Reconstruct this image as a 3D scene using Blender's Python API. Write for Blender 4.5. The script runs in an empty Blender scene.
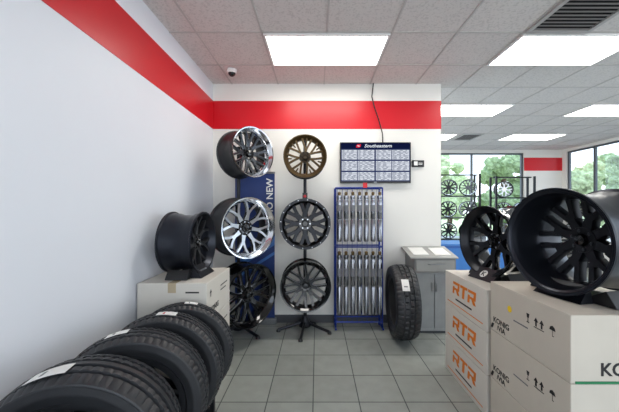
import bpy, math, random
from mathutils import Vector, Matrix, noise
random.seed(4)
PI=math.pi
S=bpy.context.scene
COL=S.collection
D=.03
CZ=1.51-D; F=290.0
HC=3.09-D
XL=-1.334; YB=3.72
def R_(d): return math.radians(d)

# ------------------------------------------------------------ materials
def lin(c):
    return tuple(((v/255)/12.92 if v/255<=0.04045 else ((v/255+0.055)/1.055)**2.4) for v in c)
MATS={}
def mat(name,rgb,rough=0.5,metal=0.0,var=0.06,scale=8.0,bump=0.0,bscale=60.0,emit=0.0,coat=0.0,spec=0.5):
    if name in MATS: return MATS[name]
    m=bpy.data.materials.new(name); m.use_nodes=True
    nt=m.node_tree; b=nt.nodes['Principled BSDF']
    c=lin(rgb)
    tc=nt.nodes.new('ShaderNodeTexCoord')
    n=nt.nodes.new('ShaderNodeTexNoise'); n.inputs['Scale'].default_value=scale; n.inputs['Detail'].default_value=4
    nt.links.new(tc.outputs['Object'],n.inputs['Vector'])
    r=nt.nodes.new('ShaderNodeValToRGB')
    r.color_ramp.elements[0].position=0.3; r.color_ramp.elements[1].position=0.7
    r.color_ramp.elements[0].color=tuple(v*(1-var) for v in c)+(1,)
    r.color_ramp.elements[1].color=tuple(min(1,v*(1+var)) for v in c)+(1,)
    nt.links.new(n.outputs['Fac'],r.inputs['Fac']); nt.links.new(r.outputs['Color'],b.inputs['Base Color'])
    b.inputs['Roughness'].default_value=rough; b.inputs['Metallic'].default_value=metal
    b.inputs['Coat Weight'].default_value=coat; b.inputs['Specular IOR Level'].default_value=spec
    if bump:
        n2=nt.nodes.new('ShaderNodeTexNoise'); n2.inputs['Scale'].default_value=bscale
        nt.links.new(tc.outputs['Object'],n2.inputs['Vector'])
        bp=nt.nodes.new('ShaderNodeBump'); bp.inputs['Strength'].default_value=bump; bp.inputs['Distance'].default_value=0.003
        nt.links.new(n2.outputs['Fac'],bp.inputs['Height']); nt.links.new(bp.outputs['Normal'],b.inputs['Normal'])
    MATS[name]=m; return m

wall_white=mat('wall_daylight_tint',(228,231,237),.5,var=.012,scale=1.5,bump=.08,bscale=180)  # white left wall, the cool cast of daylight mixed into its colour
wall_back_m=mat('wall_paint_warm',(231,229,223),.6,var=.012,scale=1.5,bump=.08,bscale=180)
red=mat('red_band_paint',(206,16,32),.35,var=.03,scale=2)
vinyl=mat('dark_grey_vinyl',(74,76,80),.5)
rubber=mat('tyre_rubber',(38,39,42),.45,var=.15,scale=20,bump=.12,bscale=300,spec=.5)
satin_black=mat('satin_black',(26,28,34),.32,0.5,var=.05,spec=.5)
black_sheen=mat('satin_black_sheen',(36,39,47),.3,.6,var=.05)  # satin black lightened towards blue, bluish reflections painted into the base colour
gloss_black=mat('gloss_black',(12,12,14),.12,.3,coat=.6)
matte_black=mat('matte_black',(26,27,30),.4,.2)
chrome=mat('chrome',(225,228,232),.12,1.0,var=.02)
machined=mat('machined_alloy',(196,199,204),.28,1.0,var=.04,scale=30)
gunmetal=mat('gunmetal',(74,77,82),.3,.9)
bronze=mat('bronze_alloy',(92,74,48),.34,.75)
bronze_dark=mat('bronze_dark',(56,46,34),.34,.7)
steel=mat('brushed_steel',(150,152,155),.35,.9,scale=60)
blue_metal=mat('blue_powder_coat',(22,52,140),.35,.2)
blue_ban=mat('blue_banner',(20,48,108),.5,var=.12,scale=3)
paper=mat('white_paper',(232,232,228),.7,var=.02)
carton=mat('white_carton',(212,207,197),.75,var=.03,scale=5,bump=.1,bscale=90)
carton2=mat('cream_carton',(200,192,178),.75,var=.035,scale=5,bump=.1,bscale=90)
tape=mat('packing_tape',(186,170,142),.25,var=.05)
ink=mat('black_ink',(30,28,30),.6)
greyink=mat('grey_ink',(110,112,116),.6)
orange=mat('orange_ink',(224,122,26),.55)
yellow=mat('yellow_sticker',(246,206,40),.5)
green=mat('green_strip',(30,120,74),.5)
blackplastic=mat('black_plastic',(18,18,20),.35)
tile_white=mat('troffer_white',(232,232,230),.5)
desk_m=mat('desk_laminate',(160,162,163),.45,var=.03)
desk_g=mat('desk_grey',(134,134,132),.4,.2)
blue_counter=mat('blue_laminate',(36,98,176),.4,var=.06)
alum=mat('window_alu',(84,90,96),.4,.3)
red_ink=mat('red_ink',(205,30,40),.5)
dark=mat('dark_void',(8,8,9),.9)
bark=mat('bark',(84,66,50),.9,var=.2,bump=.4)
leaf1=mat('leaves_bright',(178,192,148),.8,var=.35,scale=5,bump=.8,bscale=8)
leaf2=mat('leaves_deep',(140,158,116),.8,var=.35,scale=5,bump=.8,bscale=8)
asphalt=mat('asphalt',(165,166,168),.9,var=.08)
grass_m=mat('grass',(160,174,136),.9,var=.2)

def emis(name,rgb,st):
    m=bpy.data.materials.new(name); m.use_nodes=True; nt=m.node_tree; nt.nodes.clear()
    o=nt.nodes.new('ShaderNodeOutputMaterial'); e=nt.nodes.new('ShaderNodeEmission')
    n=nt.nodes.new('ShaderNodeTexNoise'); n.inputs['Scale'].default_value=3
    r=nt.nodes.new('ShaderNodeValToRGB'); c=lin(rgb)
    r.color_ramp.elements[0].color=tuple(v*.97 for v in c)+(1,); r.color_ramp.elements[1].color=c+(1,)
    nt.links.new(n.outputs['Fac'],r.inputs['Fac']); nt.links.new(r.outputs['Color'],e.inputs['Color'])
    e.inputs['Strength'].default_value=st; nt.links.new(e.outputs[0],o.inputs['Surface']); return m
lamp=emis('diffuser_glow',(255,252,245),7.5)
scr=emis('screen_light',(56,66,104),.5)
scr_head=emis('screen_header',(20,28,66),.45)
scr_dark=emis('screen_dark_print',(84,94,124),.4)
scr_white=emis('screen_white',(226,232,242),.58)
scr_red=emis('screen_red',(220,40,60),.55)

def floor_mat():
    m=bpy.data.materials.new('floor_tiles'); m.use_nodes=True; nt=m.node_tree; b=nt.nodes['Principled BSDF']
    g=nt.nodes.new('ShaderNodeNewGeometry'); mp=nt.nodes.new('ShaderNodeMapping')
    mp.inputs['Location'].default_value=(0.03+3.5,-2.20+3.5,0)
    nt.links.new(g.outputs['Position'],mp.inputs['Vector'])
    br=nt.nodes.new('ShaderNodeTexBrick'); br.offset=0; br.squash=1
    br.inputs['Scale'].default_value=1; br.inputs['Brick Width'].default_value=.35; br.inputs['Row Height'].default_value=.35
    br.inputs['Mortar Size'].default_value=.0042; br.inputs['Mortar Smooth'].default_value=.1; br.inputs['Bias'].default_value=0
    br.inputs['Color1'].default_value=lin((148,151,145))+(1,); br.inputs['Color2'].default_value=lin((156,159,153))+(1,)
    br.inputs['Mortar'].default_value=lin((90,92,92))+(1,)
    nt.links.new(mp.outputs[0],br.inputs['Vector'])
    n=nt.nodes.new('ShaderNodeTexNoise'); n.inputs['Scale'].default_value=9; n.inputs['Detail'].default_value=6
    nt.links.new(g.outputs['Position'],n.inputs['Vector'])
    mx=nt.nodes.new('ShaderNodeMixRGB'); mx.blend_type='OVERLAY'; mx.inputs['Fac'].default_value=.16
    nt.links.new(br.outputs['Color'],mx.inputs[1]); nt.links.new(n.outputs['Fac'],mx.inputs[2])
    nt.links.new(mx.outputs[0],b.inputs['Base Color'])
    b.inputs['Roughness'].default_value=.18
    bp=nt.nodes.new('ShaderNodeBump'); bp.inputs['Strength'].default_value=.4; bp.inputs['Distance'].default_value=.002; bp.invert=True
    nt.links.new(br.outputs['Fac'],bp.inputs['Height']); nt.links.new(bp.outputs[0],b.inputs['Normal'])
    return m
def ceil_mat():
    m=bpy.data.materials.new('ceiling_tiles'); m.use_nodes=True; nt=m.node_tree; b=nt.nodes['Principled BSDF']
    g=nt.nodes.new('ShaderNodeNewGeometry')
    n=nt.nodes.new('ShaderNodeTexNoise'); n.inputs['Scale'].default_value=60; n.inputs['Detail'].default_value=5
    nt.links.new(g.outputs['Position'],n.inputs['Vector'])
    r=nt.nodes.new('ShaderNodeValToRGB'); r.color_ramp.elements[0].position=.36; r.color_ramp.elements[1].position=.5
    r.color_ramp.elements[0].color=lin((199,193,189))+(1,); r.color_ramp.elements[1].color=lin((217,211,207))+(1,)
    nt.links.new(n.outputs['Fac'],r.inputs['Fac']); nt.links.new(r.outputs[0],b.inputs['Base Color'])
    b.inputs['Roughness'].default_value=.9
    return m
def glass_mat():
    m=bpy.data.materials.new('window_glass'); m.use_nodes=True; nt=m.node_tree; nt.nodes.clear()
    o=nt.nodes.new('ShaderNodeOutputMaterial'); t=nt.nodes.new('ShaderNodeBsdfTransparent'); g=nt.nodes.new('ShaderNodeBsdfGlossy')
    t.inputs[0].default_value=(.95,.98,1,1); g.inputs['Roughness'].default_value=.02
    fr=nt.nodes.new('ShaderNodeFresnel'); fr.inputs[0].default_value=1.3
    mx=nt.nodes.new('ShaderNodeMixShader'); nt.links.new(fr.outputs[0],mx.inputs[0]); nt.links.new(t.outputs[0],mx.inputs[1]); nt.links.new(g.outputs[0],mx.inputs[2])
    nt.links.new(mx.outputs[0],o.inputs['Surface']); return m
glass=glass_mat()

# ------------------------------------------------------------ mesh builder
class MB:
    def __init__(s): s.v=[]; s.f=[]; s.m=[]
    def add(s,vs,fs,mi=0):
        b=len(s.v); s.v+= [tuple(v) for v in vs]
        for f in fs: s.f.append([b+i for i in f]); s.m.append(mi)
    def box(s,x0,x1,y0,y1,z0,z1,mi=0):
        s.add([(x0,y0,z0),(x1,y0,z0),(x1,y1,z0),(x0,y1,z0),(x0,y0,z1),(x1,y0,z1),(x1,y1,z1),(x0,y1,z1)],
              [(0,3,2,1),(4,5,6,7),(0,1,5,4),(1,2,6,5),(2,3,7,6),(3,0,4,7)],mi); return s
    def lathe(s,prof,n=64,mi=0,closed=True,fn=None,mfn=None,a0=0,a1=2*PI,axis='Y'):
        full=abs(a1-a0-2*PI)<1e-6; P=len(prof); b=len(s.v); N=n if full else n+1
        for k in range(N):
            a=a0+(a1-a0)*k/n
            for i,(r,y) in enumerate(prof):
                if fn: r=r+fn(k,i)
                if axis=='Y': s.v.append((r*math.sin(a),y,r*math.cos(a)))
                else: s.v.append((r*math.cos(a),r*math.sin(a),y))
        for k in range(n):
            k2=(k+1)%N
            for i in range(P if closed else P-1):
                j=(i+1)%P
                q=[b+k*P+i,b+k*P+j,b+k2*P+j,b+k2*P+i]
                s.f.append(q); s.m.append(mfn(i) if mfn else mi)
        return s
    def tube(s,pts,r,n=10,mi=0,cap=True):
        pts=[Vector(p) for p in pts]; b=len(s.v); up=None
        for i,p in enumerate(pts):
            d=(pts[min(i+1,len(pts)-1)]-pts[max(i-1,0)]).normalized()
            if up is None: up=Vector((0,0,1)) if abs(d.z)<.9 else Vector((1,0,0))
            a=d.cross(up).normalized(); c=a.cross(d).normalized(); up=c
            for k in range(n):
                t=2*PI*k/n; s.v.append(tuple(p+a*(r*math.cos(t))+c*(r*math.sin(t))))
        for i in range(len(pts)-1):
            for k in range(n):
                k2=(k+1)%n
                s.f.append([b+i*n+k,b+i*n+k2,b+(i+1)*n+k2,b+(i+1)*n+k]); s.m.append(mi)
        if cap:
            s.f.append([b+k for k in range(n)][::-1]); s.m.append(mi)
            e=b+(len(pts)-1)*n; s.f.append([e+k for k in range(n)]); s.m.append(mi)
        return s
    def prism(s,poly,y0,y1,mi=0):
        n=len(poly); b=len(s.v)
        for y in (y0,y1):
            for (x,z) in poly: s.v.append((x,y,z))
        s.f.append([b+i for i in range(n)]); s.m.append(mi)
        s.f.append([b+n+i for i in range(n)][::-1]); s.m.append(mi)
        for i in range(n):
            j=(i+1)%n; s.f.append([b+j,b+i,b+n+i,b+n+j]); s.m.append(mi)
        return s
    def prismx(s,poly,x0,x1,mi=0):
        b=len(s.v); s.prism(poly,x0,x1,mi)
        for i in range(b,len(s.v)): x,y,z=s.v[i]; s.v[i]=(y,x,z)
        return s
    def strip(s,pts,ws,yf,th,ang,side=0,face=1,edge=2,inner=.74):
        b=len(s.v); n=len(pts); ca,sa=math.cos(ang),math.sin(ang)
        for i,(r,t) in enumerate(pts):
            p=Vector(pts[max(i-1,0)]); q=Vector(pts[min(i+1,n-1)]); d=(q-p).normalized(); nn=Vector((-d.y,d.x)); w=ws[i]/2
            rr=math.hypot(r,t); y=yf(rr)
            for (k,yy) in ((1,y+th),(1,y+th*.35),(inner,y),(-inner,y),(-1,y+th*.35),(-1,y+th)):
                R0=r+nn.x*w*k; T0=t+nn.y*w*k
                s.v.append((R0*sa+T0*ca, yy, R0*ca-T0*sa))
        for i in range(n-1):
            for k in range(6):
                k2=(k+1)%6
                s.f.append([b+i*6+k,b+(i+1)*6+k,b+(i+1)*6+k2,b+i*6+k2]); s.m.append(face if k==2 else edge if k in (1,3) else side)
        s.f.append([b+k for k in range(6)]); s.m.append(side)
        s.f.append([b+(n-1)*6+k for k in range(6)][::-1]); s.m.append(side)
        return s
    def build(s,name,mats,parent=None,bevel=0,smooth=True,fix=True):
        me=bpy.data.meshes.new(name); me.from_pydata(s.v,[],s.f)
        if not isinstance(mats,(list,tuple)): mats=[mats]
        for m in mats: me.materials.append(m)
        for p,mi in zip(me.polygons,s.m): p.material_index=min(mi,len(mats)-1); p.use_smooth=smooth
        if fix:
            import bmesh
            bm=bmesh.new(); bm.from_mesh(me); bmesh.ops.recalc_face_normals(bm,faces=bm.faces); bm.to_mesh(me); bm.free()
        me.update()
        if smooth: me.set_sharp_from_angle(angle=R_(34))
        o=bpy.data.objects.new(name,me); COL.objects.link(o)
        if parent: o.parent=parent
        if bevel:
            md=o.modifiers.new('bevel','BEVEL'); md.width=bevel; md.segments=2; md.limit_method='ANGLE'
        return o
def tag(o,label=None,cat=None,group=None,kind=None):
    if label: o['label']=label
    if cat: o['category']=cat
    if group: o['group']=group
    if kind: o['kind']=kind
    return o
def thing(name,label,cat,loc=(0,0,0),rot=(0,0,0),group=None):
    o=bpy.data.objects.new(name,None); COL.objects.link(o); o.location=loc; o.rotation_euler=rot
    o.empty_display_size=.1
    return tag(o,label,cat,group)
def copy_tree(o,parent=None):
    c=o.copy(); COL.objects.link(c)
    if parent: c.parent=parent
    for ch in list(o.children): copy_tree(ch,c)
    return c
def struct(name,mb,m,**k): return tag(mb.build(name,m,smooth=False,**k),kind='structure')
TM={}
def text(parent,s,size,loc,face,m,name='lettering',shear=0,bold=0,sx=1,align='CENTER',mirror=False):
    key=(s,size,shear,bold,align)
    if key not in TM:
        cu=bpy.data.curves.new('t','FONT'); cu.body=s; cu.size=size; cu.extrude=.0003; cu.align_x=align; cu.shear=shear; cu.offset=bold; cu.resolution_u=3
        ob=bpy.data.objects.new('t',cu); COL.objects.link(ob); bpy.context.view_layer.update()
        me=bpy.data.meshes.new_from_object(ob.evaluated_get(bpy.context.evaluated_depsgraph_get()))
        bpy.data.objects.remove(ob); TM[key]=me
    me=TM[key].copy(); me.materials.clear(); me.materials.append(m)
    o=bpy.data.objects.new(name,me); COL.objects.link(o); o.parent=parent; o.location=loc
    o.rotation_euler=FACE[face]; o.scale=(-sx if mirror else sx,1,1); return o
FACE={'-Y':(PI/2,0,0),'-Yup':(PI/2,-PI/2,0),'-X':(PI/2,0,-PI/2),'+X':(PI/2,0,PI/2),'+Z':(0,0,0)}
def flat(parent,polys,loc,face,m,name='printed_mark'):
    me=bpy.data.meshes.new(name); v=[]; f=[]
    for p in polys:
        b=len(v); v+=[(x,y,0) for x,y in p]; f.append(list(range(b,b+len(p))))
    me.from_pydata(v,[],f); me.materials.append(m)
    o=bpy.data.objects.new(name,me); COL.objects.link(o); o.parent=parent; o.location=loc; o.rotation_euler=FACE[face]; return o
def rect(x0,x1,y0,y1): return [(x0,y0),(x1,y0),(x1,y1),(x0,y1)]
def circ(cx,cy,r,n=20): return [(cx+r*math.cos(2*PI*i/n),cy+r*math.sin(2*PI*i/n)) for i in range(n)]

# ------------------------------------------------------------ setting
YN=-2.6; XR=6.76; YF=8.0
struct('floor',MB().box(XL-.1,XR+.1,YN,YF+.1,-.06,0),floor_mat())
struct('ceiling',MB().box(XL-.1,XR+.1,YN,YF+.1,HC,HC+.08),ceil_mat())
struct('wall_left',MB().box(XL-.1,XL,YN,YB+.12,0,HC),wall_white)
struct('wall_back',MB().box(XL,1.59,YB,YB+.12,0,HC),wall_back_m)
Z0,Z1=2.51-D,2.87-D
struct('trim_1',MB().box(XL,XL+.004,YN,YB,Z0,Z1),red)
struct('trim_2',MB().box(XL,1.592,YB-.004,YB,Z0,Z1),red)
struct('baseboard_left',MB().box(XL,XL+.012,YN,YB,0,.1),vinyl)
struct('baseboard_back',MB().box(XL+.012,1.59,YB-.012,YB,0,.1),vinyl)
w=MB(); w.box(-1.3,5.71,YF,YF+.12,0,.5); w.box(-1.3,5.71,YF,YF+.12,2.97,HC); w.box(5.71,XR,YF,YF+.12,0,HC)
struct('wall_far',w,wall_back_m)
struct('trim_3',MB().box(5.71,XR,YF-.006,YF,Z0,Z1),red)
w=MB(); w.box(XR,XR+.12,YN,YF+.12,0,.5); w.box(XR,XR+.12,YN,YF+.12,2.98,HC); w.box(XR,XR+.12,7.86,YF+.12,.5,2.98)
for yy in (-2.6,1.4): w.box(XR,XR+.12,yy,yy+.25,.5,2.98)
struct('wall_right',w,wall_back_m)
w=MB(); w.box(-1.3,5.71,YF+.03,YF+.09,.5,.55); w.box(-1.3,5.71,YF+.03,YF+.09,2.93,2.97)
for x in (.2,1.55,2.95,4.27,5.66): w.box(x,x+.045,YF+.03,YF+.09,.55,2.93)
o=struct('window_1',w,alum)
g=MB().box(-1.3,5.7,YF+.058,YF+.062,.55,2.93).build('window_pane',glass,o,smooth=False)
w=MB(); w.box(XR+.03,XR+.09,1.65,7.86,.5,.55); w.box(XR+.03,XR+.09,1.65,7.86,2.94,2.98)
for y in (1.65,3.2,4.7,6.2,7.08,7.81): w.box(XR+.03,XR+.09,y,y+.045,.55,2.94)
o=struct('window_2',w,alum)
MB().box(XR+.058,XR+.062,1.7,7.8,.55,2.94).build('window_pane',glass,o,smooth=False)
GX0,GP=-.5,.59; GY0,GQ=2.62,.6
g=MB()
for i in range(-1,13):
    x=GX0+GP*i
    if x>XL+.02: g.box(x-.008,x+.008,YN,YF,HC-.006,HC)
for j in range(-8,9):
    y=GY0+GQ*j
    if y<YF: g.box(XL,XR,y-.008,y+.008,HC-.0055,HC)
struct('trim_4',g,mat('grid_white',(190,185,181),.6))
struct('ground_outside',MB().box(-20,60,8.3,70,-.3,-.12),asphalt)
struct('ground_outside',MB().box(7.0,60,-10,8.3,-.3,-.121),asphalt)
struct('ground_outside',MB().box(-20,60,16,70,-.12,-.08),grass_m)

# ceiling lights
LL={(0,0):'bright ceiling light panel over the tree of three wheels',
 (1,0):'large bright ceiling light panel at upper right beside the dark vent',
 (1,1):'ceiling light panel just past the end of the red striped wall',
 (2,1):'ceiling light panel cut by the right edge, middle row',
 (1,2):'far ceiling light panel half hidden by the red striped wall end',
 (2,2):'farthest full ceiling light panel, before the far windows'}
for (i,j),lb in LL.items():
    x0=GX0+i*4*GP; y0=GY0+j*3*GQ
    t=thing('ceiling_light',lb,'ceiling light',(x0+GP,y0+GQ/2,HC-.02),group='ceiling light panels')
    a,b=GP-.012,GQ/2-.012
    m=MB(); m.box(-a,a,-b,-b+.02,0,.02); m.box(-a,a,b-.02,b,0,.02); m.box(-a,-a+.02,-b+.02,b-.02,0,.02); m.box(a-.02,a,-b+.02,b-.02,0,.02)
    m.build('frame',tile_white,t,smooth=False)
    MB().box(-a+.02,a-.02,-b+.02,b-.02,.004,.012).build('diffuser',lamp,t,smooth=False)
ventm=mat('vent_grey',(120,114,112),.5)
def vent(x0,y0,wx,wy,label):
    t=thing('ceiling_vent',label,'air vent',(x0+wx/2,y0+wy/2,HC-.02))
    a,b=wx/2-.012,wy/2-.012
    m=MB(); m.box(-a,a,-b,-b+.035,0,.02); m.box(-a,a,b-.035,b,0,.02); m.box(-a,-a+.035,-b+.035,b-.035,0,.02); m.box(a-.035,a,-b+.035,b-.035,0,.02)
    m.build('frame',mat('vent_frame',(176,172,170),.5),t,smooth=False)
    MB().box(-a+.03,a-.03,-b+.03,b-.03,.016,.0195).build('duct_opening',dark,t,smooth=False)
    n=11; m=MB()
    for k in range(n):
        y=-b+.04+(2*b-.08)*(k+.5)/n
        m.box(-a+.03,a-.03,y-.009,y+.009,.002,.004)
    m.build('louvre',ventm,t,smooth=False)
vent(GX0+4*GP,GY0-GQ,GP,GQ,'dark louvred air vent in the ceiling at the top right corner')
vent(GX0+6*GP+.1,GY0+GQ*6,GP*.8,GQ,'small far air vent between the farthest ceiling lights')
t=thing('security_camera','small black dome security camera on ceiling near left corner','security camera',(-.98,3.34,HC))
MB().lathe([(0,0),(.055,0),(.055,-.03),(.045,-.04),(0,-.04)],24,closed=False,axis='Z').build('housing',tile_white,t)
MB().lathe([(.043*math.cos(a*PI/16),-.035-.043*math.sin(a*PI/16)) for a in range(9)],24,closed=False,axis='Z').build('dome',gloss_black,t)

# ------------------------------------------------------------ wheels
STY={
 'split':[([(.20,0),(.38,0),(.46,0)],(.21,.17,.19)),([(.38,.02),(.60,.10),(.85,.20)],(.115,.10,.12)),([(.38,-.02),(.60,-.10),(.85,-.20)],(.115,.10,.12))],
 'wye':[([(.20,0),(.45,0),(.58,0)],(.20,.15,.18)),([(.50,.02),(.66,.09),(.85,.22)],(.11,.095,.11)),([(.50,-.02),(.66,-.09),(.85,-.22)],(.11,.095,.11))],
 'lace':[([(.20,.03),(.50,-.08),(.85,-.24)],(.10,.09,.11)),([(.20,-.03),(.50,.08),(.85,.24)],(.10,.09,.11)),([(.62,0),(.74,0),(.85,0)],(.05,.07,.09))],
 'thick':[([(.20,0),(.45,0),(.60,0)],(.24,.20,.24)),([(.48,.04),(.66,.10),(.85,.18)],(.15,.14,.17)),([(.48,-.04),(.66,-.10),(.85,-.18)],(.15,.14,.17))],
 'chunk':[([(.18,0),(.42,0),(.56,0)],(.26,.20,.24)),([(.46,.05),(.64,.12),(.82,.19)],(.14,.12,.15)),([(.46,-.05),(.64,-.12),(.82,-.19)],(.14,.12,.15))],
}
def spoke_mb(mb,R,style,ang,yf,th,rs=1):
    for j,(pts,ws) in enumerate(STY[style]):
        mb.strip([(r*R*rs,t*R*rs) for r,t in pts],[w*R*rs for w in ws],lambda q,j=j:yf(q)+.0007*j,th,ang)
def rim_prof(R,W):
    h=W/2
    return [(R,-h),(R,-h+.012),(.955*R,-h+.018),(.94*R,-h+.03),(.94*R,-h+.055),(.885*R,-h+.08),(.885*R,h-.10),(.94*R,h-.06),(.94*R,h-.03),(.955*R,h-.018),(R,h-.012),(R,h),
            (.965*R,h),(.925*R,h-.02),(.91*R,h-.06),(.855*R,h-.1),(.855*R,-h+.085),(.90*R,-h+.05),(.93*R,-h+.012),(.965*R,-h)]
def wheel(label,loc,yaw,R,W,style,n,rimm,spk,facem,lipm=None,dr=.035,dh=.07,phase=0,group=None,nl=6,beadlock=None,tilt=0,capm=None,nutm=None,li=.845,ld=None,cap=.13,th=.035,rs=1,step=False,edge=None):
    t=thing('alloy_wheel',label,'wheel',loc,(R_(tilt),0,R_(yaw)),group)
    MB().lathe(rim_prof(R,W),72).build('rim',rimm,t)
    h=W/2
    yf=lambda r:(-h+dh)+(dr-dh)*max(0,min(1,(r/R-.2)/.65))**1.5
    if lipm:
        l=ld if ld else max(dr,.06)
        m1=(.935+li)/2
        if step: pr=[(.99*R,-h-.004),(.955*R,-h-.001),(.94*R,-h+.008),(.905*R,-h+.014),(.885*R,-h+.03),(.85*R,-h+.055),(.845*R,-h+l*.7),(li*R,-h+l*.85),((li-.01)*R,-h+l+.04),(.87*R,-h+l+.04),(.91*R,-h+.05)]
        else: pr=[(.99*R,-h-.004),(.95*R,-h-.001),(.935*R,-h+.006),(m1*R+.01*R,-h+l*.35),(li*R,-h+l*.8),((li-.015)*R,-h+l),((li-.015)*R,-h+l+.04),(.87*R,-h+l+.04),(.91*R,-h+.05)]
        MB().lathe(pr,72).build('lip',lipm,t)
    if beadlock:
        MB().lathe([(.99*R,-h-.003),(.99*R,-h-.012),(.90*R,-h-.012),(.885*R,-h+.002),(.93*R,-h+.006)],72).build('outer_ring',beadlock,t)
        for k in range(16):
            a=2*PI*k/16+.1
            m=MB().lathe([(0,-h-.018),(.005,-h-.018),(.006,-h-.011),(0,-h-.011)],6,closed=False)
            m.v=[(x+.945*R*math.sin(a),y,z+.945*R*math.cos(a)) for x,y,z in m.v]; m.build('ring_bolt',machined,t)
    for k in range(n):
        m=MB(); spoke_mb(m,R,style,2*PI*k/n+phase,yf,th,rs); m.build('spoke',[spk,facem,edge or spk],t)
    y=-h+dh
    MB().lathe([(.075*R,y+.004),(.125*R,y-.004),(.25*R*rs,y-.004),(.275*R*rs,y+.012),(.28*R*rs,y+.05),(.08*R,y+.06)],48).build('hub',spk,t)
    MB().lathe([(0,y-.026),(cap*.75*R,y-.024),(cap*.95*R,y-.014),(cap*R,y),(cap*R,y+.03),(0,y+.03)],32,closed=False).build('center_cap',capm or gloss_black,t)
    for k in range(nl):
        a=2*PI*(k+.5)/nl+phase; rr=(cap+.065)*R*(.6+.4*rs)
        m=MB().lathe([(0,y-.010),(.026*R,y-.010),(.032*R,y-.006),(.032*R,y+.004),(0,y+.004)],12,closed=False)
        m.v=[(vx+rr*math.sin(a),vy,vz+rr*math.cos(a)) for vx,vy,vz in m.v]; m.build('lug_hole',nutm or dark,t)
    return t
def face_place(px,py,Y,yaw,W):
    X=(px-317)*Y/F; z=CZ-(py-207)*Y/F; a=R_(yaw)
    return (X-math.sin(a)*W/2, Y+math.cos(a)*W/2, z)
GA='wheels on the left display stand'; GB='wheels on the pole stand'
A=[face_place(254,152,3.15,49,.30),face_place(250,228,3.0,45,.30),face_place(253,296,3.05,52,.24)]
wheel('black and silver split-spoke wheel with chrome lip, topmost beside the blue banner',A[0],49,.275,.30,'split',8,matte_black,gloss_black,gunmetal,chrome,dr=.06,dh=.10,group=GA,nl=8,li=.84,edge=machined)
wheel('chrome-lipped wheel with forked silver spokes at middle height before the banner',A[1],45,.32,.30,'wye',8,matte_black,gloss_black,machined,chrome,dr=.05,dh=.09,phase=.2,group=GA,nl=8,nutm=chrome,li=.84,edge=chrome)
wheel('glossy black wheel with milled edges lowest on the banner stand',A[2],52,.335,.24,'split',8,gloss_black,gloss_black,gloss_black,gloss_black,dr=.04,dh=.08,phase=.1,group=GA,li=.83,edge=machined)
Bp=[face_place(305,156,3.25,2,.2),face_place(305,224,3.22,2,.22),face_place(305.5,287,3.22,2,.22)]
wheel('small dark bronze mesh wheel at top of the pole stand',Bp[0],3,.245,.2,'lace',7,matte_black,bronze_dark,bronze,bronze,dr=.03,dh=.06,group=GB,capm=bronze_dark,li=.80,phase=.1)
wheel('black thick-spoked wheel with small silver bolts around its rim, middle of the pole stand',Bp[1],3,.285,.22,'thick',8,gloss_black,gloss_black,satin_black,gloss_black,dr=.04,dh=.06,group=GB,beadlock=satin_black,li=.81,nutm=machined,edge=gunmetal)
wheel('black split-spoke wheel with bright milled edges, lowest on the pole stand',Bp[2],3,.285,.22,'split',8,gloss_black,gloss_black,gloss_black,gloss_black,dr=.035,dh=.06,group=GB,phase=.2,li=.82,edge=machined)

def wheel_tree(label,X,Y,wheels,top,arms,plate=False,back=.17,front=.32):
    t=thing('wheel_stand',label,'display stand',(X,Y,0))
    MB().tube([(0,0,.06),(0,0,top)],.02,14).build('pole',satin_black,t)
    MB().lathe([(0,.04),(.07,.04),(.075,.06),(.05,.10),(.03,.16),(0,.16)],24,closed=False,axis='Z').build('hub',satin_black,t)
    for k in range(arms):
        a=2*PI*(k+.5)/arms+.2; c,s=math.cos(a),math.sin(a)
        rb=front if s<0.3 else back
        m=MB().tube([(c*.03,s*.03,.09),(c*rb*.6,s*rb*.6,.05),(c*rb,s*rb,.022)],.017,8); l=m.build('leg',satin_black,t)
        m=MB().lathe([(0,0),(.026,0),(.026,.012),(.015,.03),(0,.03)],14,closed=False,axis='Z'); m.v=[(x+c*rb,y+s*rb,z) for x,y,z in m.v]
        m.build('foot',blackplastic,l)
    for (p,yaw,W) in wheels:
        a=R_(yaw); e=Vector((p[0]-X+math.sin(a)*(W/2-.09),p[1]-Y-math.cos(a)*(W/2-.09),p[2]))
        m=MB().tube([(0,0,p[2]),tuple(e)],.014,10); m.build('arm',satin_black,t)
    if plate:
        MB().box(-.03,.03,-.028,-.022,1.60-D,1.68-D).build('badge',blackplastic,t,smooth=False)
        flat(t,[circ(0,0,.018)],(0,-.029,1.64-D),'-Y',red_ink,'badge_mark')
    MB().lathe([(0,top-.01),(.026,top-.01),(.026,top+.02),(0,top+.03)],16,closed=False,axis='Z').build('pole_cap',blackplastic,t)
    return t
wheel_tree('black pole stand carrying three wheels in front of blue banner',-.93,3.44,[(A[0],49,.3),(A[1],45,.3),(A[2],52,.24)],2.2-D,4)
wheel_tree('black pole stand with splayed floor legs carrying three front-facing wheels',-.145,3.515,[(Bp[0],3,.2),(Bp[1],3,.22),(Bp[2],3,.22)],2.32-D,5,True)

# blue banner
t=thing('roll_up_banner','tall blue roll-up banner with white lettering behind the left wheels','banner',(-.785,3.67,0))
MB().box(-.25,.25,-.004,.004,.08,1.94-D).build('print_sheet',blue_ban,t,smooth=False)
MB().box(-.27,.27,-.03,.03,0,.08).build('base_case',steel,t,bevel=.01,smooth=False)
MB().box(-.255,.255,-.008,.008,1.93-D,1.955-D).build('top_rail',steel,t,smooth=False)
text(t,'IO NEW',.115,(.225,-.006,1.63),'-Yup',paper,bold=.002)
flat(t,[[(-.25,.3),(.25,.62),(.25,.5),(-.25,.18)],[(-.25,.1),(.25,.42),(.25,.38),(-.25,.06)]],(0,-.0055,.5),'-Y',mat('light_blue_ink',(60,110,180),.5),'banner_stripe')

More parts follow.
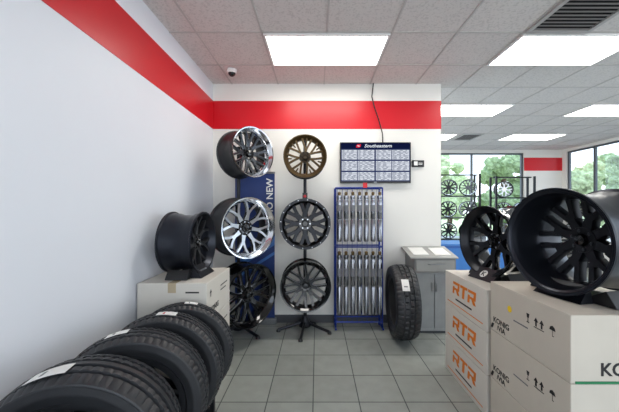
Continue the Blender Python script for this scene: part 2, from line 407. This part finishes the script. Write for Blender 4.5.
# ------------------------------------------------------------ blue parts rack
RXC=.505; RT=1.74-D
t=thing('parts_rack','tall blue wire rack hung with silver tubes under the screen','display rack',(RXC,3.53,0))
for x in (-.28,.28):
    m=MB().tube([(x,.12,0),(x,.12,RT)],.013,8); m.build('upright',blue_metal,t)
    m=MB().tube([(x,.12,.03),(x,-.10,.03)],.011,8); m.build('foot_bar',blue_metal,t)
    m=MB().tube([(x,-.05,.03),(x,-.05,RT)],.009,8); m.build('front_upright',blue_metal,t)
for z in (RT,1.03-D,.10):
    m=MB().tube([(-.28,-.05,z),(.28,-.05,z)],.009,8); m.tube([(-.28,.12,z),(.28,.12,z)],.009,8)
    m.tube([(-.28,-.05,z),(-.28,.12,z)],.007,8); m.tube([(.28,-.05,z),(.28,.12,z)],.007,8); m.build('cross_bar',blue_metal,t)
m=MB()
for k in range(9):
    x=-.28+.56*(k+.5)/9; m.tube([(x,.12,.03),(x,.12,RT)],.003,6)
m.build('wire_back',blue_metal,t)
MB().box(.045,.095,-.065,-.06,RT,RT+.06).build('rack_sign',red_ink,t,smooth=False)
tubem=mat('tube_steel',(150,152,158),.2,1.0,var=.03)
def parts_tube(L):
    t=thing('parts_tube','x','parts tube')
    pr=[(0,0),(.024,0),(.028,.01),(.030,.03),(.030,L*.42),(.026,L*.43),(.026,L*.45),(.030,L*.46),(.030,L-.12),(.027,L-.11),(.027,L-.095),(.030,L-.085),(.030,L-.055),(0,L-.05)]
    MB().lathe(pr,20,closed=False,axis='Z').build('body',tubem,t)
    MB().lathe([(0,L-.055),(.018,L-.055),(.02,L-.02),(.012,L-.01),(0,L-.01)],14,closed=False,axis='Z').build('cap',bronze,t)
    MB().tube([(0,0,L-.012),(0,0,L),(0,.02,L+.012),(0,.05,L+.012)],.003,6).build('hook',steel,t)
    MB().lathe([(.0305,L*.60),(.0312,L*.60),(.0312,L*.72),(.0305,L*.72)],20,axis='Z').build('paper_band',mat('grey_band',(110,112,118),.5),t)
    return t
for row,(zt,L) in enumerate(((1.70-D,.60),(.995-D,.76))):
    lb=['shiny steel tube hanging in the upper row of the blue rack','longer shiny steel tube hanging in the lower row of the blue rack'][row]
    gp=['steel tubes, upper row','steel tubes, lower row'][row]
    p=None
    for k in range(7):
        q=parts_tube(L) if p is None else copy_tree(p)
        p=p or q
        q.location=(RXC-.28+.56*(k+.5)/7,3.53-.085,zt-L); q['label']=lb; q['group']=gp

# ------------------------------------------------------------ television
TX,TZ=.738,2.07-D; tw,th=.448,.258
t=thing('wall_television','flat wall television showing a navy header and price tables','television',(TX,3.66,TZ))
MB().box(-tw,tw,0,.035,-th,th).build('case',blackplastic,t,bevel=.004,smooth=False)
MB().box(-.1,.1,.035,.058,-.1,.1).build('wall_bracket',steel,t,smooth=False)
MB().box(-tw+.012,tw-.012,-.002,.0,-th+.022,th-.012).build('screen',scr,t,smooth=False)
MB().box(-tw+.012,tw-.012,-.0035,-.002,th-.085,th-.012).build('screen_header',scr_head,t,smooth=False)
text(t,'Southeastern',.058,(.03,-.0045,th-.066),'-Y',scr_white,shear=.3,bold=.001,sx=1.12)
flat(t,[[(-.03,-.02),(.012,-.02),(.03,.0),(.03,.024),(-.012,.024),(-.03,.004)]],(-.215,-.0045,th-.050),'-Y',scr_red,'logo')
flat(t,[rect(-.012,.018,-.006,-.001),rect(-.018,.012,.004,.009)],(-.215,-.0055,th-.050),'-Y',scr_white,'logo_stroke')
rows=[]; marks=[]
for c,(x0,x1) in enumerate(((-.425,-.235),(-.225,-.015),(.005,.20),(.21,.425))):
    ztop=th-.095; zb=-th+.03
    for r in range(24):
        zz=ztop-.004-r*.0175
        if zz-.013<zb: break
        if r%8==7: continue
        rows.append(rect(x0,x1,zz-.0135,zz))
        xx=x0+.008
        while xx<x1-.04:
            l=random.uniform(.02,.055); marks.append(rect(xx,min(xx+l,x1-.006),zz-.009,zz-.004)); xx+=l+.03
flat(t,rows,(0,-.0030,0),'-Y',scr_white,'screen_table')
flat(t,marks,(0,-.0036,0),'-Y',scr_dark,'screen_print')
flat(t,[rect(-.02,.02,-.004,.004)],(.0,-.001,-th+.011),'-Y',steel,'maker_mark')
pts=[(.84,3.70,2.32-D),(.835,3.702,2.45-D),(.79,3.704,2.62-D),(.735,3.704,2.78-D),(.70,3.704,2.92-D),(.715,3.7,3.05-D),(.72,3.7,HC)]
tag(MB().tube(pts,.007,8).build('power_cable',blackplastic),'thin black cable running from television up to ceiling','cable')
t=thing('wall_control','small black control box with white label on wall right of television','wall control',(1.29,YB-.03,2.06-D))
MB().box(-.075,.075,0,.03,-.04,.045).build('case',blackplastic,t,bevel=.004,smooth=False)
flat(t,[rect(-.055,-.01,-.02,.03),rect(.0,.05,.005,.012),rect(.0,.05,-.01,-.004)],(0,-.001,0),'-Y',paper,'label_print')

# ------------------------------------------------------------ tyres
def tyre(label,loc,yaw,R,W,stick=(),kind='road',tilt=0,group=None,name='tyre',roll=0):
    t=thing(name,label,'tyre',loc,(R_(tilt),R_(roll),R_(yaw)),group)
    Rr=R*.64; h=W/2
    pr=[(Rr,-.38*W),(Rr+.012,-.41*W),(Rr+.03,-.42*W),(Rr+.3*(R-Rr),-.48*W),(Rr+.5*(R-Rr),-.5*W),(Rr+.56*(R-Rr),-.505*W),(Rr+.6*(R-Rr),-.498*W),(Rr+.78*(R-Rr),-.485*W),(R*.915,-.468*W),(R*.935,-.455*W)]
    E=len(pr)
    gd=.012 if kind=='road' else .014
    gr=(-.24,-.08,.08,.24) if kind=='road' else (-.2,0,.2)
    us=[-.43,-.38,-.32]
    for g in gr: us+=[g-.036,g-.027,g,g+.027,g+.036]
    us+=[.32,.38,.43]; us=sorted(set(us)); idx={}
    for u in us:
        d=0
        for g in gr:
            if abs(u-g)<.029: d=gd
        idx[len(pr)]=(u,d); pr.append((R*(1-.055*(abs(u)/.43)**2.6)-d,u*W))
    n0=len(pr)
    pr+=[(r,-y) for r,y in pr[:E][::-1]]
    pr+=[(Rr,.34*W),(Rr+.04,.38*W),(R*.905,.42*W),(R*.925,0),(R*.905,-.42*W),(Rr+.04,-.38*W),(Rr,-.34*W)]
    per=4
    def fn(k,i):
        if i in idx:
            u,d=idx[i]
            if d: return 0
            if abs(u)>.27: return -.005 if k%per==0 else 0
            if kind!='road': return -.010 if (k+(2 if u>0 else 0))%5==0 else 0
            if abs(u)>.1: return -.004 if (k+2)%per==0 else 0
        elif i in (E-2,E-1,n0,n0+1) and kind!='road':
            return -.005 if k%per==0 else 0
        return 0
    MB().lathe(pr,240 if kind=='road' else 200,fn=fn).build('casing',rubber,t)
    for (a,da,u0,u1,prt) in stick:
        a0,a1=R_(a-da),R_(a+da)
        s=MB().lathe([(R+.001,u0*W),(R+.001,u1*W),(R+.0025,u1*W),(R+.0025,u0*W)],12,a0=a0,a1=a1).build('paper_label',paper,t)
        uu=u0+(u1-u0)*.25; uv=u0+(u1-u0)*.75; b0=a0+(a1-a0)*.3; b1=b0+(a1-a0)*.1
        MB().lathe([(R+.0027,uu*W),(R+.0027,uv*W),(R+.0032,uv*W),(R+.0032,uu*W)],4,a0=b0,a1=b1).build('label_print',prt,s)
    return t
GT='tyres standing in a row along the left wall'
TXC=-.935
spec=[(.80,.230,.350,6,(-16,8,-.1,.15),'nearest tyre in the wall row, only its top showing at bottom left',greyink),
      (1.155,.24,.366,10,(-14,11,-.30,-.02),'second tyre from the camera in wall row, long paper label on tread',greyink),
      (1.48,.20,.36,14,(-12,8,-.1,.13),'middle tyre of the five in the wall row',greyink),
      (1.765,.175,.354,8,(4,9,-.2,.08),'fourth tyre from the camera in the wall row',red_ink),
      (2.01,.15,.345,13,(10,7,-.15,.12),'farthest tyre of the wall row, touching the white cartons',greyink)]
zr=.17
for (y,W,R,yaw,st,lb,pm) in spec:
    tyre(lb,(TXC,y,zr+math.sqrt((R+.016)**2-.04)),yaw,R,W,[st+(pm,)],group=GT)
t=thing('tyre_rack','low black steel rack under the row of tyres by left wall','rack',(TXC,1.4,0))
for s in (-1,1):
    MB().tube([(s*.2,-.75,zr),(s*.2,.69,zr)],.0145,10).build('rail',satin_black,t)
    for y in (-.7,.0,.64):
        MB().box(s*.2-.014,s*.2+.014,y-.014,y+.014,0,zr-.01).build('leg',satin_black,t,smooth=False)
for y in (-.7,0,.64): MB().box(-.186,.186,y-.012,y+.012,.04,.065).build('cross_brace',satin_black,t,smooth=False)

tyre('large all-terrain tyre standing by the wall left of the desk',(.96,3.30,.412),86,.41,.25,[(-50,9,-.05,.25,greyink)],kind='at',name='tyre')

# ------------------------------------------------------------ desk
t=thing('counter_desk','light grey boxy cabinet with drawer front and papers at the wall end','desk',(1.35,3.36,0))
MB().box(-.20,.23,.03,.33,.03,.72).build('cabinet',desk_m,t,bevel=.004,smooth=False)
MB().box(-.18,.21,.05,.32,0,.03).build('plinth',vinyl,t,smooth=False)
for x0,x1 in ((-.19,.01),(.02,.22)):
    dd=MB().box(x0,x1,.015,.03,.07,.70).build('door',mat('panel_grey',(150,153,154),.45),t,bevel=.003,smooth=False)
    xk=x1-.02 if x0<0 else x0+.02
    MB().box(xk-.006,xk+.006,.0,.015,.50,.60).build('handle',steel,dd,smooth=False)
MB().prismx([(0,.72),(0,.885),(.35,.96),(.35,.72)],-.22,.26).build('drawer_box',desk_g,t,smooth=False)
d=MB().box(-.20,.24,-.012,0,.735,.865).build('drawer',mat('drawer_grey',(156,156,152),.4,.1),t,bevel=.003,smooth=False)
MB().tube([(-.06,-.012,.82),(-.06,-.032,.82),(.12,-.032,.82),(.12,-.012,.82)],.006,8).build('handle',steel,d)
sl=.075/.35
MB().prismx([(-.02,.887-.02*sl),(-.02,.902-.02*sl),(.355,.902+.355*sl),(.355,.887+.355*sl)],-.27,.28).build('desktop',mat('desktop_grey',(160,160,156),.4,.1),t,smooth=False)
ang=math.atan(sl)
for k,(x,y,r) in enumerate(((-.12,.17,.1),(.13,.16,-.1))):
    o=MB().box(-.09,.09,-.12,.12,0,.008).build('paper_stack',paper,None,smooth=False)
    o.location=(1.35+x,3.36+y,.9025+y*sl); o.rotation_euler=(ang,0,0)
    tag(o,['stack of white paper on left of the grey desk','stack of white paper on right of the grey desk'][k],'paper',group='papers on the grey desk')

# ------------------------------------------------------------ cartons
def R_letter(x0,w,h,sh=.12):
    s=.28
    ps=[rect(0,1,.78,1),rect(1-s,1,.52,.78),rect(s,1,.34,.52),rect(0,s,0,.60),[(.48,.34),(.84,.34),(1.08,0),(.72,0)]]
    return [[(x0+(x+sh*y)*w,y*h) for x,y in p] for p in ps]
def T_letter(x0,w,h,sh=.12):
    ps=[rect(0,1,.78,1),rect(.34,.66,0,.78)]
    return [[(x0+(x+sh*y)*w,y*h) for x,y in p] for p in ps]
def carton_box(label,x0,x1,y0,y1,z0,z1,m,group,style,name='wheel_carton'):
    cx,cy=(x0+x1)/2,(y0+y1)/2
    t=thing(name,label,'carton',(cx,cy,z0),group=group)
    a,b,h=(x1-x0)/2,(y1-y0)/2,z1-z0-.003
    MB().box(-a,a,-b,b,0,h).build('box_body',m,t,bevel=.004,smooth=False)
    tp=MB(); tp.box(-.03,.03,-b-.0008,b+.0008,h-.0002,h+.0008)
    tp.box(-.03,.03,-b-.001,-b-.0002,h-.07,h+.0008); tp.build('tape',tape,t,smooth=False)
    MB().box(-.0015,.0015,-b,b,h+.0008,h+.0012).build('flap_seam',vinyl,t,smooth=False)
    if style=='orange':
        f='-X'; x=-a-.001; lw,lh=.115,.105
        flat(t,R_letter(-.185,lw,lh),(x,0,h*.44),f,orange,'logo_letter')
        flat(t,T_letter(-.060,lw,lh),(x,0,h*.44),f,orange,'logo_letter')
        flat(t,R_letter(.065,lw,lh),(x,0,h*.44),f,orange,'logo_letter')
        flat(t,[rect(-.13,.13,-.007,.007)],(x,0,h*.30),f,ink,'printed_line')
        flat(t,[rect(-.28,.28,-.004,.004)],(x,0,h*.14),f,orange,'printed_band')
    if style=='black':
        f='-X'; x=-a-.001
        text(t,'KONIG',.05,(x,.20,h*.19),f,ink,bold=.001,name='lettering')
        flat(t,[[(-.035,-.015),(-.012,-.015),(.004,.02),(-.019,.02)]],(x,.275,h*.09),f,ink,'logo_mark')
        text(t,'/VIA',.046,(x,.20,h*.06),f,ink,bold=.001,name='lettering')
        y0_=-.10
        k_=.8
        def sc(ps): return [[(u*k_,v*k_) for u,v in p] for p in ps]
        flat(t,sc([[(-.02,0),(.02,0),(0,.03)],rect(-.007,.007,-.03,0),[(.03,0),(.07,0),(.05,.03)],rect(.043,.057,-.03,0),rect(-.02,.07,-.042,-.036)]),(x,y0_,h*.64),f,ink,'handling_mark')
        flat(t,sc([[(-.015,.03),(.015,.03),(.008,0),(-.008,0)],rect(-.003,.003,-.03,0),rect(-.014,.014,-.034,-.028)]),(x,y0_+.06,h*.64),f,ink,'handling_mark')
        flat(t,sc([[(-.025,0),(.025,0),(.018,.02),(0,.03),(-.018,.02)],rect(-.002,.002,-.035,0),rect(-.002,.012,-.038,-.033)]),(x,y0_-.11,h*.64),f,ink,'handling_mark')
        flat(t,[rect(-.06,.06,-.004,.004)],(x,.02,h*.45),f,greyink,'printed_line')
        f='-Y'; yy=-b-.0012
        text(t,'KONIG',.085,(-.05,yy,h*.12),f,ink,bold=.002,name='lettering')
    if style=='plain':
        f='+X'; x=a+.001
        text(t,'KONIG',.06,(x,-.12,h*.2),f,ink,bold=.0015,name='lettering')
        flat(t,[rect(.02,.2,-.01,.0)],(x,0,h*.7),f,ink,'printed_line')
        flat(t,[rect(.02,.16,-.01,.0)],(x,0,h*.58),f,ink,'printed_line')
        flat(t,[[(-.02,0),(.02,0),(0,.03)],rect(-.007,.007,-.03,0)],(x,-.2,h*.7),f,ink,'handling_mark')
        f='-Y'; yy=-b-.0012
        flat(t,[rect(.1,.2,-.012,.0)],(0,yy,h*.8),f,ink,'printed_line')
    return t,a,b,h
POS=['bottom','middle','topmost']
H1,H2,H3=.30,.325,.307
for k in range(3):
    carton_box('white carton with orange logos, %s of its stack by the desk aisle'%POS[k],1.19,1.84,2.03,2.69,H1*k,H1*(k+1),carton,'orange logo cartons','orange')
for k in range(3):
    t,a,b,h=carton_box('cream wheel carton with black print, %s of the nearest right stack'%POS[k],1.19,1.84,1.36,1.99,H2*k,H2*(k+1),carton2,'black print cartons on the right','black')
    if k==2:
        flat(t,[circ(0,0,.02)],(-a-.0016,.115,h*.62),'-X',yellow,'round_sticker')
        MB().box(-a+.02,a-.02,-b-.004,-b-.0005,.001,.012).build('green_strap',green,t,smooth=False)
for k in range(3):
    carton_box('white wheel carton, %s of the stack in the left corner'%POS[k],-1.322,-.81,2.13,2.69,H3*k,H3*(k+1),carton,'cartons behind the tyre row','plain')

def cradle(label,loc,yaw,R,W,logo=None):
    t=thing('wheel_cradle',label,'wheel stand',loc,(0,0,R_(yaw)))
    h=R+.02; hw=R*.62; poly=[(-hw-.05,0),(hw+.05,0),(hw,h-math.sqrt((R+.004)**2-hw**2))]
    for i in range(1,12):
        x=hw-2*hw*i/12; poly.append((x,h-math.sqrt((R+.004)**2-x*x)))
    poly.append((-hw,h-math.sqrt((R+.004)**2-hw**2)))
    MB().prism(poly,-W*.36,W*.36).build('cradle_block',blackplastic,t,bevel=.003)
    y0=-W*.5-.03; z=.085
    m=MB(); m.add([(-.13,y0-.02,0),(.13,y0-.02,0),(.11,-W*.36,z),(-.11,-W*.36,z),(-.13,-W*.36,0),(.13,-W*.36,0)],[(0,1,2,3),(0,3,4),(1,5,2),(4,5,1,0),(3,2,5,4)])
    m.build('name_plate',satin_black,t,smooth=False)
    d=Vector((0,-W*.36-(y0-.02),z)); ang=math.atan2(d.z,d.y)
    base=(0,(y0-.02-W*.36)/2-.001,z/2+.0018)
    if logo:
        o=flat(t,[circ(0,0,.034,24)],base,'+Z',paper,'plate_disc'); o.rotation_euler=(ang,0,0)
        o=text(t,logo,.06,(0,base[1]-.021*math.cos(ang)-.001,base[2]-.021*math.sin(ang)+.0012),'+Z',ink,'plate_mark',bold=.001); o.rotation_euler=(ang,0,0)
    else:
        o=flat(t,[rect(-.06,.06,-.007,.007)],base,'+Z',steel,'plate_mark'); o.rotation_euler=(ang,0,0)
    return t
zt=H3*3
cradle('black cradle under the wheel on left corner cartons',(-1.07,2.41,zt),88,.25,.24)
wheel('matte black multi-spoke wheel on the left corner cartons, facing right',(-1.07,2.41,zt+.27),88,.25,.27,'wye',7,black_sheen,matte_black,matte_black,black_sheen,dr=.04,dh=.06)
zt=H1*3
cradle('black cradle with round white logo under the farther right wheel',(1.475,2.36,zt),-78,.285,.26,'K')
wheel('gloss black concave wheel on the orange logo cartons',(1.475,2.36,zt+.305),-78,.285,.27,'chunk',6,gloss_black,gloss_black,satin_black,satin_black,dr=.05,dh=.10,phase=.1,nutm=chrome,li=.82,th=.045)
zt=H2*3
cradle('wide black cradle under the nearest deep wheel on right',(1.522,1.665,zt),-78,.296,.29)
wheel('satin black deep-dish wheel on the nearest right cartons',(1.522,1.665,zt+.316),-78,.296,.43,'chunk',8,black_sheen,satin_black,satin_black,black_sheen,dr=.19,dh=.215,phase=.3,li=.81,ld=.18,cap=.12,th=.05,rs=.96,nutm=gunmetal,step=True)

# ------------------------------------------------------------ far showroom
def far_wheel_mesh(R,style,n):
    mb=MB(); mb.lathe(rim_prof(R,.2),32)
    yf=lambda r:-.1+.03
    for k in range(n):
        b=len(mb.m); spoke_mb(mb,R,style,2*PI*k/n,yf,.02)
        for q in range(b,len(mb.m)): mb.m[q]=1
    b=len(mb.m); mb.lathe([(0,-.08),(.24*R,-.08),(.26*R,-.04),(0,-.04)],20,closed=False)
    for q in range(b,len(mb.m)): mb.m[q]=1
    return mb
FR=.20
def far_wheel(kind,loc,yaw,label,group):
    ms=[(gloss_black,satin_black),(gloss_black,gunmetal),(matte_black,machined)][kind]
    key=('fw',kind)
    if key not in TM:
        o=far_wheel_mesh(FR,['thick','split','wye'][kind],7).build('alloy_wheel',list(ms)); TM[key]=o.data
    else:
        o=bpy.data.objects.new('alloy_wheel',TM[key]); COL.objects.link(o)
    o.location=loc; o.rotation_euler=(0,0,R_(yaw)); tag(o,label,'wheel',group)
def far_rack(X0,X1,Y,top,cols,rows,kinds,label,wl,gp):
    t=thing('wheel_rack',label,'display rack',((X0+X1)/2,Y,0)); a=(X1-X0)/2
    for sx in (-1,1):
        for yy in (-.12,.12): MB().box(sx*a-.02,sx*a+.02,yy-.02,yy+.02,0,top).build('post',satin_black,t,smooth=False)
    dz=(top-.15)/rows; i=0
    for r in range(rows):
        z=.15+dz*r
        MB().box(-a+.02,a-.02,-.14,.14,z-.03,z).build('shelf',satin_black,t,smooth=False)
        for c in range(cols):
            x=(X0+X1)/2-a+2*a*(c+.5)/cols
            kd=kinds[i%len(kinds)]; i+=1
            if kd<0: continue
            far_wheel(kd,(x,Y-.02,z+FR+.002),-14-9*((r+c)%3),wl,gp)
    MB().box(-a,a,-.02,.02,top-.03,top).build('header_bar',satin_black,t,smooth=False)
far_rack(3.05,4.03,7.3,2.3,2,4,(0,1,0,0,0,0,0,1),'far black rack of wheels before the window past the wall end','black or dark wheel on the far rack seen beside the red striped wall','wheels on the far left rack')
far_rack(4.5,5.46,7.4,2.25,2,4,(0,0,1,0,0,0,2,-1),'far black rack with silver wheels seen above the dark wheel on right','silver or dark wheel on the second far rack','wheels on the second far rack')
far_rack(5.63,6.6,7.2,1.72,2,3,(0,0,0,0,0,0),'far low black rack of wheels before the white pillar','dark wheel on the far rack before the white pillar','wheels on the pillar rack')
t=thing('service_counter','blue fronted low counter past the end of the striped wall','counter',(2.5,4.7,0))
MB().box(-.65,.65,-.2,.25,.05,.88).build('cabinet',blue_counter,t,smooth=False)
MB().box(-.62,.62,-.17,.22,0,.05).build('plinth',vinyl,t,smooth=False)
MB().box(-.68,.68,-.23,.28,.88,.91).build('countertop',mat('blue_top',(60,120,190),.35),t,bevel=.004,smooth=False)
for x in (-.32,.32): MB().box(x-.29,x+.29,-.212,-.2,.1,.84).build('panel',mat('blue_panel',(52,118,192),.4),t,bevel=.003,smooth=False)

# ------------------------------------------------------------ trees
def tree(label,x,y,hh,r,m):
    t=thing('tree',label,'tree',(x,y,-.08),group='trees outside the windows')
    MB().tube([(0,0,0),(.1,0,hh*.35),(0,.1,hh*.7)],.16,8).build('trunk',bark,t)
    mb=MB()
    for k in range(22):
        c=Vector((random.uniform(-.7,.7)*r,random.uniform(-.5,.5)*r,hh*.6+random.uniform(-.45,.45)*hh*.85)); rr=r*random.uniform(.16,.36)
        b=len(mb.v); nu,nv=24,15
        for j in range(nv+1):
            ph=PI*j/nv
            for i in range(nu):
                th_=2*PI*i/nu; d=Vector((math.sin(ph)*math.cos(th_),math.sin(ph)*math.sin(th_),math.cos(ph)))
                q=d*rr*(1+.4*noise.noise((c+d*rr)*2.6)+.35*noise.noise((c+d*rr)*8)); mb.v.append(tuple(c+q))
        for j in range(nv):
            for i in range(nu):
                i2=(i+1)%nu; mb.f.append([b+j*nu+i,b+j*nu+i2,b+(j+1)*nu+i2,b+(j+1)*nu+i]); mb.m.append(0)
    mb.build('crown',m,t,smooth=False)
for (x,y,hh,r,m,lb) in ((8.2,18,4.3,1.9,leaf1,'bright low tree outside behind the far left rack'),(12.0,18.6,4.8,1.9,leaf2,'deep green tree outside the far window'),
    (16.0,18,3.8,1.8,leaf1,'bright tree outside beyond the white pillar'),(20.2,18.5,4.8,2.0,leaf2,'deep green tree outside the right window'),
    (15.5,13.2,4.4,1.7,leaf1,'nearer bright tree outside the right window'),(25,20,5.8,2.2,leaf1,'farthest bright tree outside at right')):
    tree(lb,x,y,hh,r,m)

# ------------------------------------------------------------ light
w=bpy.data.worlds.new('World'); S.world=w; w.use_nodes=True; nt=w.node_tree; bg=nt.nodes['Background']
tc=nt.nodes.new('ShaderNodeTexCoord'); sp=nt.nodes.new('ShaderNodeSeparateXYZ'); r=nt.nodes.new('ShaderNodeValToRGB')
nt.links.new(tc.outputs['Generated'],sp.inputs[0]); nt.links.new(sp.outputs['Z'],r.inputs['Fac'])
r.color_ramp.elements[0].position=0; r.color_ramp.elements[0].color=(.90,.95,1,1)
r.color_ramp.elements[1].position=.6; r.color_ramp.elements[1].color=(.6,.78,1,1)
nt.links.new(r.outputs[0],bg.inputs['Color']); bg.inputs['Strength'].default_value=1.6
su=bpy.data.lights.new('Sun','SUN'); su.energy=3; su.angle=R_(3); su.color=(1,.96,.9)
so=bpy.data.objects.new('Sun',su); COL.objects.link(so); so.rotation_euler=(R_(35),0,R_(150))

cam=bpy.data.cameras.new('Camera'); cam.lens=F/619*36; cam.sensor_width=36; cam.shift_x=-7.5/619; cam.shift_y=1/619; cam.clip_start=.05
co=bpy.data.objects.new('Camera',cam); COL.objects.link(co); co.location=(0,0,CZ); co.rotation_euler=(PI/2,0,0)
S.camera=co
S.view_settings.view_transform='Standard'
S.view_settings.exposure=0.85
